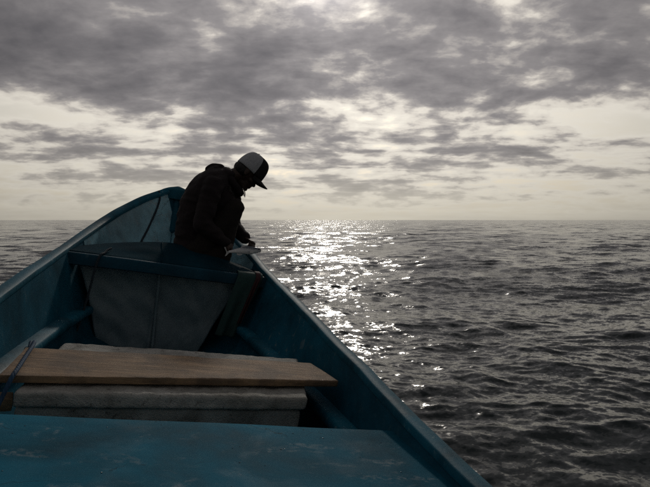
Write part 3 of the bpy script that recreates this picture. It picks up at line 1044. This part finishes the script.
def torso(k):
    up = (0, 1, 0)
    rr = [(0.115, 0.165), (0.108, 0.150), (0.112, 0.158), (0.118, 0.178), (0.098, 0.185), (0.062, 0.09)]
    return limb(SPINE, [(b + k, a + k) if False else (a + k, b + k) for a, b in rr], 24, 6, up=(0, 1, 0))


def arm(sh, el, wr, k, end=True):
    r = [0.060 + k, 0.052 + k, 0.045 + k, 0.043 + k, 0.030 + k]
    sh, el, wr = Vector(sh), Vector(el), Vector(wr)
    return [limb([sh, sh.lerp(el, 0.5), el], r[:2] + [r[2]], 14, 5), limb([el, el.lerp(wr, 0.35), wr], [r[2] * 0.98, r[3], r[4]], 14, 5)]


def leg(hip, kn, an, k):
    hip, kn, an = Vector(hip), Vector(kn), Vector(an)
    calf = kn.lerp(an, 0.35) + Vector((-0.02, 0, 0))
    return [limb([hip, hip.lerp(kn, 0.45), kn], [0.085 + k, 0.076 + k, 0.058 + k], 16, 5), limb([kn, calf, an], [0.056 + k, 0.055 + k, 0.038 + k], 14, 5)]


# the body: one continuous skin from head to feet
bp_ = head_parts()
bp_.append(limb([(0.285, 4.10, 0.33), (0.345, 4.10, 0.352), hp(-0.03, 0, -0.06)], [0.062, 0.055, 0.055], 16, 5))
bp_.append(torso(-0.018))
bp_ += arm(R_SH, R_EL, R_WR, -0.012) + arm(L_SH, L_EL, L_WR, -0.012)
bp_ += leg(R_HIP, R_KN, R_AN, -0.010) + leg(L_HIP, L_KN, L_AN, -0.010)
for an in (R_AN, L_AN):
    a = Vector(an); bp_.append(limb([a + Vector((-0.03, 0, -0.04)), a + Vector((0.06, 0, -0.045)), a + Vector((0.17, 0, -0.058))], [(0.033, 0.032), (0.038, 0.030), (0.036, 0.018)], 12, 5, up=(0, 1, 0)))
bp_ += hand_parts(R_WR, R_PA, (0.15, -0.75, 0.60), (0.55, 0.70, 0.45), (1, 0, 0))
bp_ += hand_parts(L_WR, L_PA, (0.30, 0.05, 0.95), (0.75, 0.75, 0.55), (-1, 0, 0))
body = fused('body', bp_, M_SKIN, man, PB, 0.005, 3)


def cloth_wrinkle(amp, f):
    def w(p):
        q = Vector((p.x * f * 0.8, p.y * f * 0.6, p.z * f * 1.5))
        n1 = mnoise.noise(q); n2 = mnoise.noise(q * 2.1 + Vector((3, 1, 5)))
        return amp * (1 - 2 * abs(n1)) + amp * 0.5 * n2
    return w


jk = [torso(0.012)] + arm(R_SH, R_EL, R_WR, 0.014) + arm(L_SH, L_EL, L_WR, 0.012)
jk.append(limb([(0.140, 4.10, -0.33), (0.125, 4.10, -0.20)], [(0.128, 0.178), (0.125, 0.17)], 24, 4, up=(0, 1, 0)))       # hem
jk.append(limb([(0.22, 4.12, 0.20), (0.30, 4.13, 0.12), (0.30, 4.13, -0.05)], [(0.13, 0.15), (0.12, 0.15), (0.10, 0.13)], 20, 5, up=(0, 1, 0)))   # loose jacket front
jk.append(limb([(0.25, 4.16, 0.28), (0.35, 4.20, 0.235), (0.392, 4.17, 0.17)], [0.07, 0.075, 0.066], 16, 5))
jk.append(limb([(0.18, 3.97, 0.260), (0.202, 4.03, 0.315), (0.207, 4.10, 0.335), (0.207, 4.17, 0.315), (0.195, 4.23, 0.260)], [0.045, 0.055, 0.060, 0.055, 0.045], 14, 5))   # shoulder yoke
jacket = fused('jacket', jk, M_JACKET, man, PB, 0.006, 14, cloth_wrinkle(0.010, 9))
hood = [limb([(0.19, 3.99, 0.300), (0.210, 4.05, 0.328), (0.220, 4.10, 0.336), (0.210, 4.15, 0.328), (0.19, 4.21, 0.30)], [0.022, 0.030, 0.033, 0.030, 0.022], 12, 6),
        limb([(0.200, 4.10, 0.320), (0.235, 4.10, 0.350), (0.270, 4.10, 0.370)], [(0.085, 0.030), (0.080, 0.036), (0.06, 0.034)], 18, 6, up=(0, 1, 0)),
        limb([(0.21, 4.02, 0.33), (0.22, 4.10, 0.375), (0.21, 4.18, 0.33)], [0.035, 0.035, 0.035], 12, 6),
        limb([(0.30, 4.025, 0.36), (0.355, 4.022, 0.30), (0.410, 4.04, 0.250), (0.438, 4.10, 0.228), (0.410, 4.16, 0.250), (0.355, 4.178, 0.30), (0.30, 4.175, 0.36)], [0.024, 0.026, 0.024, 0.026, 0.024, 0.026, 0.024], 12, 6),
        limb([(0.30, 4.05, 0.345), (0.315, 4.10, 0.382), (0.30, 4.15, 0.345)], [0.026, 0.028, 0.026], 12, 6)]
fused('hood', hood, M_JACKET, jacket, PB, 0.006, 16, cloth_wrinkle(0.006, 12))
for dy, z1 in ((-0.035, 0.205), (0.02, 0.215)):
    v, f = tube(catmull([(0.438, 4.09 + dy, 0.270), (0.462, 4.09 + dy, 0.245), (0.468, 4.09 + dy, z1)], 5), 0.0035, 8)
    link_mesh('drawstring', v, f, M_CORD, jacket, PB)
tr = leg(R_HIP, R_KN, R_AN, 0.012) + leg(L_HIP, L_KN, L_AN, 0.012)
tr.append(limb([(0.20, 4.0, -0.30), (0.30, 4.0, -0.26), (0.37, 4.0, -0.20)], [0.085, 0.075, 0.06], 16, 5))
tr.append(limb([(0.12, 4.10, -0.275), (0.15, 4.10, -0.20)], [(0.125, 0.17), (0.12, 0.165)], 22, 4, up=(0, 1, 0)))
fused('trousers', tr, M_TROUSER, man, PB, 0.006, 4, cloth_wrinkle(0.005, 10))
for an in (R_AN, L_AN):
    a = Vector(an)
    fused('boot', [limb([a + Vector((-0.03, 0, -0.040)), a + Vector((0.06, 0, -0.042)), a + Vector((0.175, 0, -0.052))], [(0.044, 0.040), (0.050, 0.038), (0.046, 0.026)], 14, 5, up=(0, 1, 0)),
                   limb([a + Vector((0, 0, 0.06)), a + Vector((-0.005, 0, -0.03))], [0.055, 0.048], 14, 4)], M_BOOT, man, PB, 0.006, 3)


def cap_profile(al):
    """height and reach of the cap crown along direction al (0 = front)"""
    c = math.cos(al)
    return 0.113 + 0.012 * c + (0.006 if c > 0 else 0), 0.150 + 0.0 * c


def build_cap():
    root = bpy.data.objects.new('cap', None); C.objects.link(root); root.parent = man
    nth, nph = 48, 18

    def pt(al, k, off=0.0):
        # k 0 = rim, 1 = crown top (a little behind the middle)
        reach_a = 0.131 if math.cos(al) > 0 else 0.112
        fa = math.cos(al) * reach_a; fl = math.sin(al) * 0.088
        e = k * math.pi / 2
        bulge = math.cos(e) ** (0.50 if math.cos(al) > 0 else 0.85)
        h = math.sin(e) ** 0.92
        top_a, top_n = -0.025, 0.152
        a = top_a * (1 - bulge) + fa * bulge; l = fl * bulge
        n = top_n * h - 0.006
        if math.cos(al) > 0: n += 0.026 * math.cos(al) * math.sin(e) * math.cos(e)
        c = Vector((a, l, n)); d = Vector((a + 0.02, l, n * 0.9)).normalized()
        c += d * off
        return hp(c.x, c.y, c.z)

    def shell(name, a0, a1, m, nn):
        V, Fc = [], []; L = []
        for off in (0.0, -0.004):
            rows = []
            for j in range(nph + 1):
                rows.append([])
                for i in range(nn + 1):
                    al = a0 + (a1 - a0) * i / nn
                    rows[-1].append(len(V)); V.append(pt(al, j / nph, off))
            L.append(rows)
        for rows in L:
            for r0, r1 in zip(rows, rows[1:]):
                for i in range(nn): Fc.append((r0[i], r0[i + 1], r1[i + 1], r1[i]))
        for i in range(nn): Fc.append((L[0][0][i], L[0][0][i + 1], L[1][0][i + 1], L[1][0][i]))
        link_mesh(name, V, Fc, m, root, PB)

    lim = rad(72)
    shell('front_panel', -lim, lim, M_CAPB, 30)
    shell('back_panel', lim, 2 * math.pi - lim, M_CAPW, 40)
    # brim
    V, Fc = [], []; nb, nk = 22, 8; L = []
    for off in (0.0, -0.005):
        rows = []
        for k in range(nk + 1):
            t = k / nk; row = []
            for i in range(nb + 1):
                al = (i / nb * 2 - 1) * rad(66)
                a0, l0 = math.cos(al) * 0.129, math.sin(al) * 0.087
                ext = 0.078 * math.cos(al / rad(66) * math.pi / 2) ** 0.55
                a = a0 + ext * t; l = l0 * (1 - 0.06 * t)
                n = 0.004 - 0.040 * (l / 0.086) ** 2 * (0.35 + 0.65 * min(1, t * 2)) - 0.010 * t + off
                row.append(len(V)); V.append(hp(a, l, n))
            rows.append(row)
        L.append(rows)
    for rows in L:
        for r0, r1 in zip(rows, rows[1:]):
            for i in range(nb): Fc.append((r0[i], r0[i + 1], r1[i + 1], r1[i]))
    for i in range(nb): Fc.append((L[0][-1][i], L[0][-1][i + 1], L[1][-1][i + 1], L[1][-1][i]))
    link_mesh('brim', V, Fc, M_CAPB, root, PB)
    v, f = ellipsoid(pt(0, 1.0, 0.002), (0.008, 0.008, 0.005), 10, 6, HROT)
    link_mesh('button', v, f, M_CAPB, root, PB)


build_cap()
hr = [ellipsoid(hp(-0.035, 0, -0.030), (0.078, 0.079, 0.065), 22, 14, HROT)]
fused('hair', hr, M_HAIR, man, PB, 0.006, 2, lambda p: 0.003 * mnoise.noise(p * 60))


# ------------------------------------------------------------------ fish
def fish_material():
    m, t, b, out = mat('silver_fish_skin')
    p = t.node('ShaderNodeTexCoord').outputs['Object']
    z = t.sep(p)[2]
    n = t.noise(p, 60, 4, 0.6)[0]
    f = t.m('ADD', t.m('MULTIPLY', t.m('SUBTRACT', z, 0.033), 16.0), t.m('ADD', 0.22, t.m('MULTIPLY', n, 0.3)))
    c = t.ramp(f, [(0.2, (0.80, 0.81, 0.82)), (0.65, (0.62, 0.65, 0.68)), (0.95, (0.08, 0.10, 0.13))])
    t.l.new(c, b.inputs['Base Color']); b.inputs['Roughness'].default_value = 0.28; b.inputs['Metallic'].default_value = 0.0
    v = t.node('ShaderNodeTexVoronoi', {'Vector': p, 'Scale': 240.0}).outputs['Distance']
    bp = t.node('ShaderNodeBump', {'Height': v, 'Strength': 0.25, 'Distance': 0.001})
    t.l.new(bp.outputs[0], b.inputs['Normal'])
    return m


def build_fish():
    tail, nose = Vector((0.388, 3.915, -0.226)), Vector((0.660, 4.035, -0.184))
    ax = (nose - tail).normalized(); Ln = (nose - tail).length
    upv = Vector((-0.10, 0.25, 1)).normalized(); upv = (upv - ax * upv.dot(ax)).normalized(); sd_ = ax.cross(upv)
    base = tuple(tail.lerp(nose, 0.5) - upv * 0.04)
    M_F = fish_material()
    M_FIN = simple('fish_fin', (0.55, 0.57, 0.58), 0.4, 0.2, 60, 0.3, 0.001, stretch=(1, 1, 1))
    M_EYE = simple('fish_eye', (0.01, 0.01, 0.01), 0.15, 0.1)
    root = thing('fish', base, 'small silver fish held in both hands over the starboard gunwale', 'fish')
    tab = [(0.0, 0.007, 0.010), (0.10, 0.008, 0.011), (0.25, 0.013, 0.018), (0.45, 0.019, 0.027), (0.62, 0.022, 0.034), (0.78, 0.019, 0.026), (0.90, 0.014, 0.019), (0.97, 0.009, 0.013), (1.0, 0.002, 0.003)]
    pts, rr = [], []
    for i in range(41):
        s = i / 40; a, b = interp(tab, s)
        pts.append(tail + ax * Ln * s + upv * (0.006 * math.sin(math.pi * s))); rr.append((max(a, .001), max(b, .001)))
    # rings with side and height radii
    V, Fc = [], []; n = 20
    for p, (a, b) in zip(pts, rr):
        for k in range(n):
            th = 2 * math.pi * k / n; V.append(p + sd_ * a * math.cos(th) + upv * b * math.sin(th))
    for i in range(40):
        for k in range(n): Fc.append((i * n + k, i * n + (k + 1) % n, (i + 1) * n + (k + 1) % n, (i + 1) * n + k))
    Fc.append(tuple(range(n))); Fc.append(tuple(range(40 * n, 41 * n)))
    link_mesh('body', V, Fc, M_F, root, base)
    def fin(name, outline, th=0.0018):
        m = len(outline)
        V = [Vector(p) + sd_ * th for p in outline] + [Vector(p) - sd_ * th for p in outline]
        F_ = [tuple(range(m)), tuple(range(2 * m - 1, m - 1, -1))] + [(i, (i + 1) % m, m + (i + 1) % m, m + i) for i in range(m)]
        link_mesh(name, V, F_, M_FIN, root, base, smooth=False)
    P = lambda s, h: tail + ax * Ln * s + upv * h
    fin('tail_fin', [P(0.03, 0.009), P(-0.07, 0.044), P(-0.12, 0.050), P(-0.060, 0.013), P(-0.045, 0.0), P(-0.055, -0.012), P(-0.10, -0.032), P(-0.06, -0.028), P(0.03, -0.008)])
    fin('dorsal_fin', [P(0.36, 0.024), P(0.40, 0.036), P(0.47, 0.046), P(0.55, 0.044), P(0.66, 0.036), P(0.70, 0.030)])
    fin('anal_fin', [P(0.24, -0.014), P(0.25, -0.026), P(0.33, -0.032), P(0.42, -0.022)])
    for s in (-1, 1):
        q = P(0.72, -0.008) + sd_ * 0.022 * s
        V = [q, q - ax * 0.045 + upv * 0.006 + sd_ * 0.012 * s, q - ax * 0.050 - upv * 0.010 + sd_ * 0.013 * s, q - ax * 0.012 - upv * 0.012 + sd_ * 0.002 * s]
        V2 = [p + sd_ * 0.0015 * s for p in V]
        link_mesh('pectoral_fin', V + V2, [(0, 1, 2, 3), (7, 6, 5, 4), (0, 1, 5, 4), (1, 2, 6, 5), (2, 3, 7, 6), (3, 0, 4, 7)], M_FIN, root, base, smooth=False)
        v, f = ellipsoid(P(0.90, 0.008) + sd_ * 0.0135 * s, (0.006, 0.006, 0.006), 10, 8)
        link_mesh('eye', v, f, M_EYE, root, base)


build_fish()


# ------------------------------------------------------------------ spray drops on the seat board
def build_drops():
    m, t, b, out = mat('water_drop')
    b.inputs['Base Color'].default_value = (0.03, 0.09, 0.12, 1); b.inputs['Roughness'].default_value = 0.08
    b.inputs['IOR'].default_value = 1.33; b.inputs['Specular IOR Level'].default_value = 0.8
    r_ = random.Random(5); V, Fc = [], []
    centres = [(r_.uniform(-0.4, 0.62), r_.uniform(1.05, 1.57)) for _ in range(16)]
    for _ in range(90):
        c = r_.choice(centres)
        x, u = c[0] + r_.gauss(0, 0.07), c[1] + r_.gauss(0, 0.05)
        if not (-0.55 < x < 0.68 and 1.02 < u < 1.585): continue
        z = -0.620 + 0.004 * mnoise.noise(Vector((x * 2.5, u * 2.5, 4)))
        a = r_.choice((0.0010, 0.0013, 0.0016, 0.0022)) * r_.uniform(0.8, 1.3); e = r_.uniform(0.7, 1.4)
        v, f = ellipsoid((x, u, z + 0.0002), (a * e, a / e, a * 0.45), 8, 6)
        o = len(V); V += v; Fc += [tuple(i + o for i in q) for q in f]
    base = (0.1, 1.3, -0.62)
    o = link_mesh('water_drops', V, Fc, m, None, base); in_boat(o, base)
    o['kind'] = 'stuff'; tag(o, 'small water drops scattered on the blue seat board', 'water drops')


build_drops()
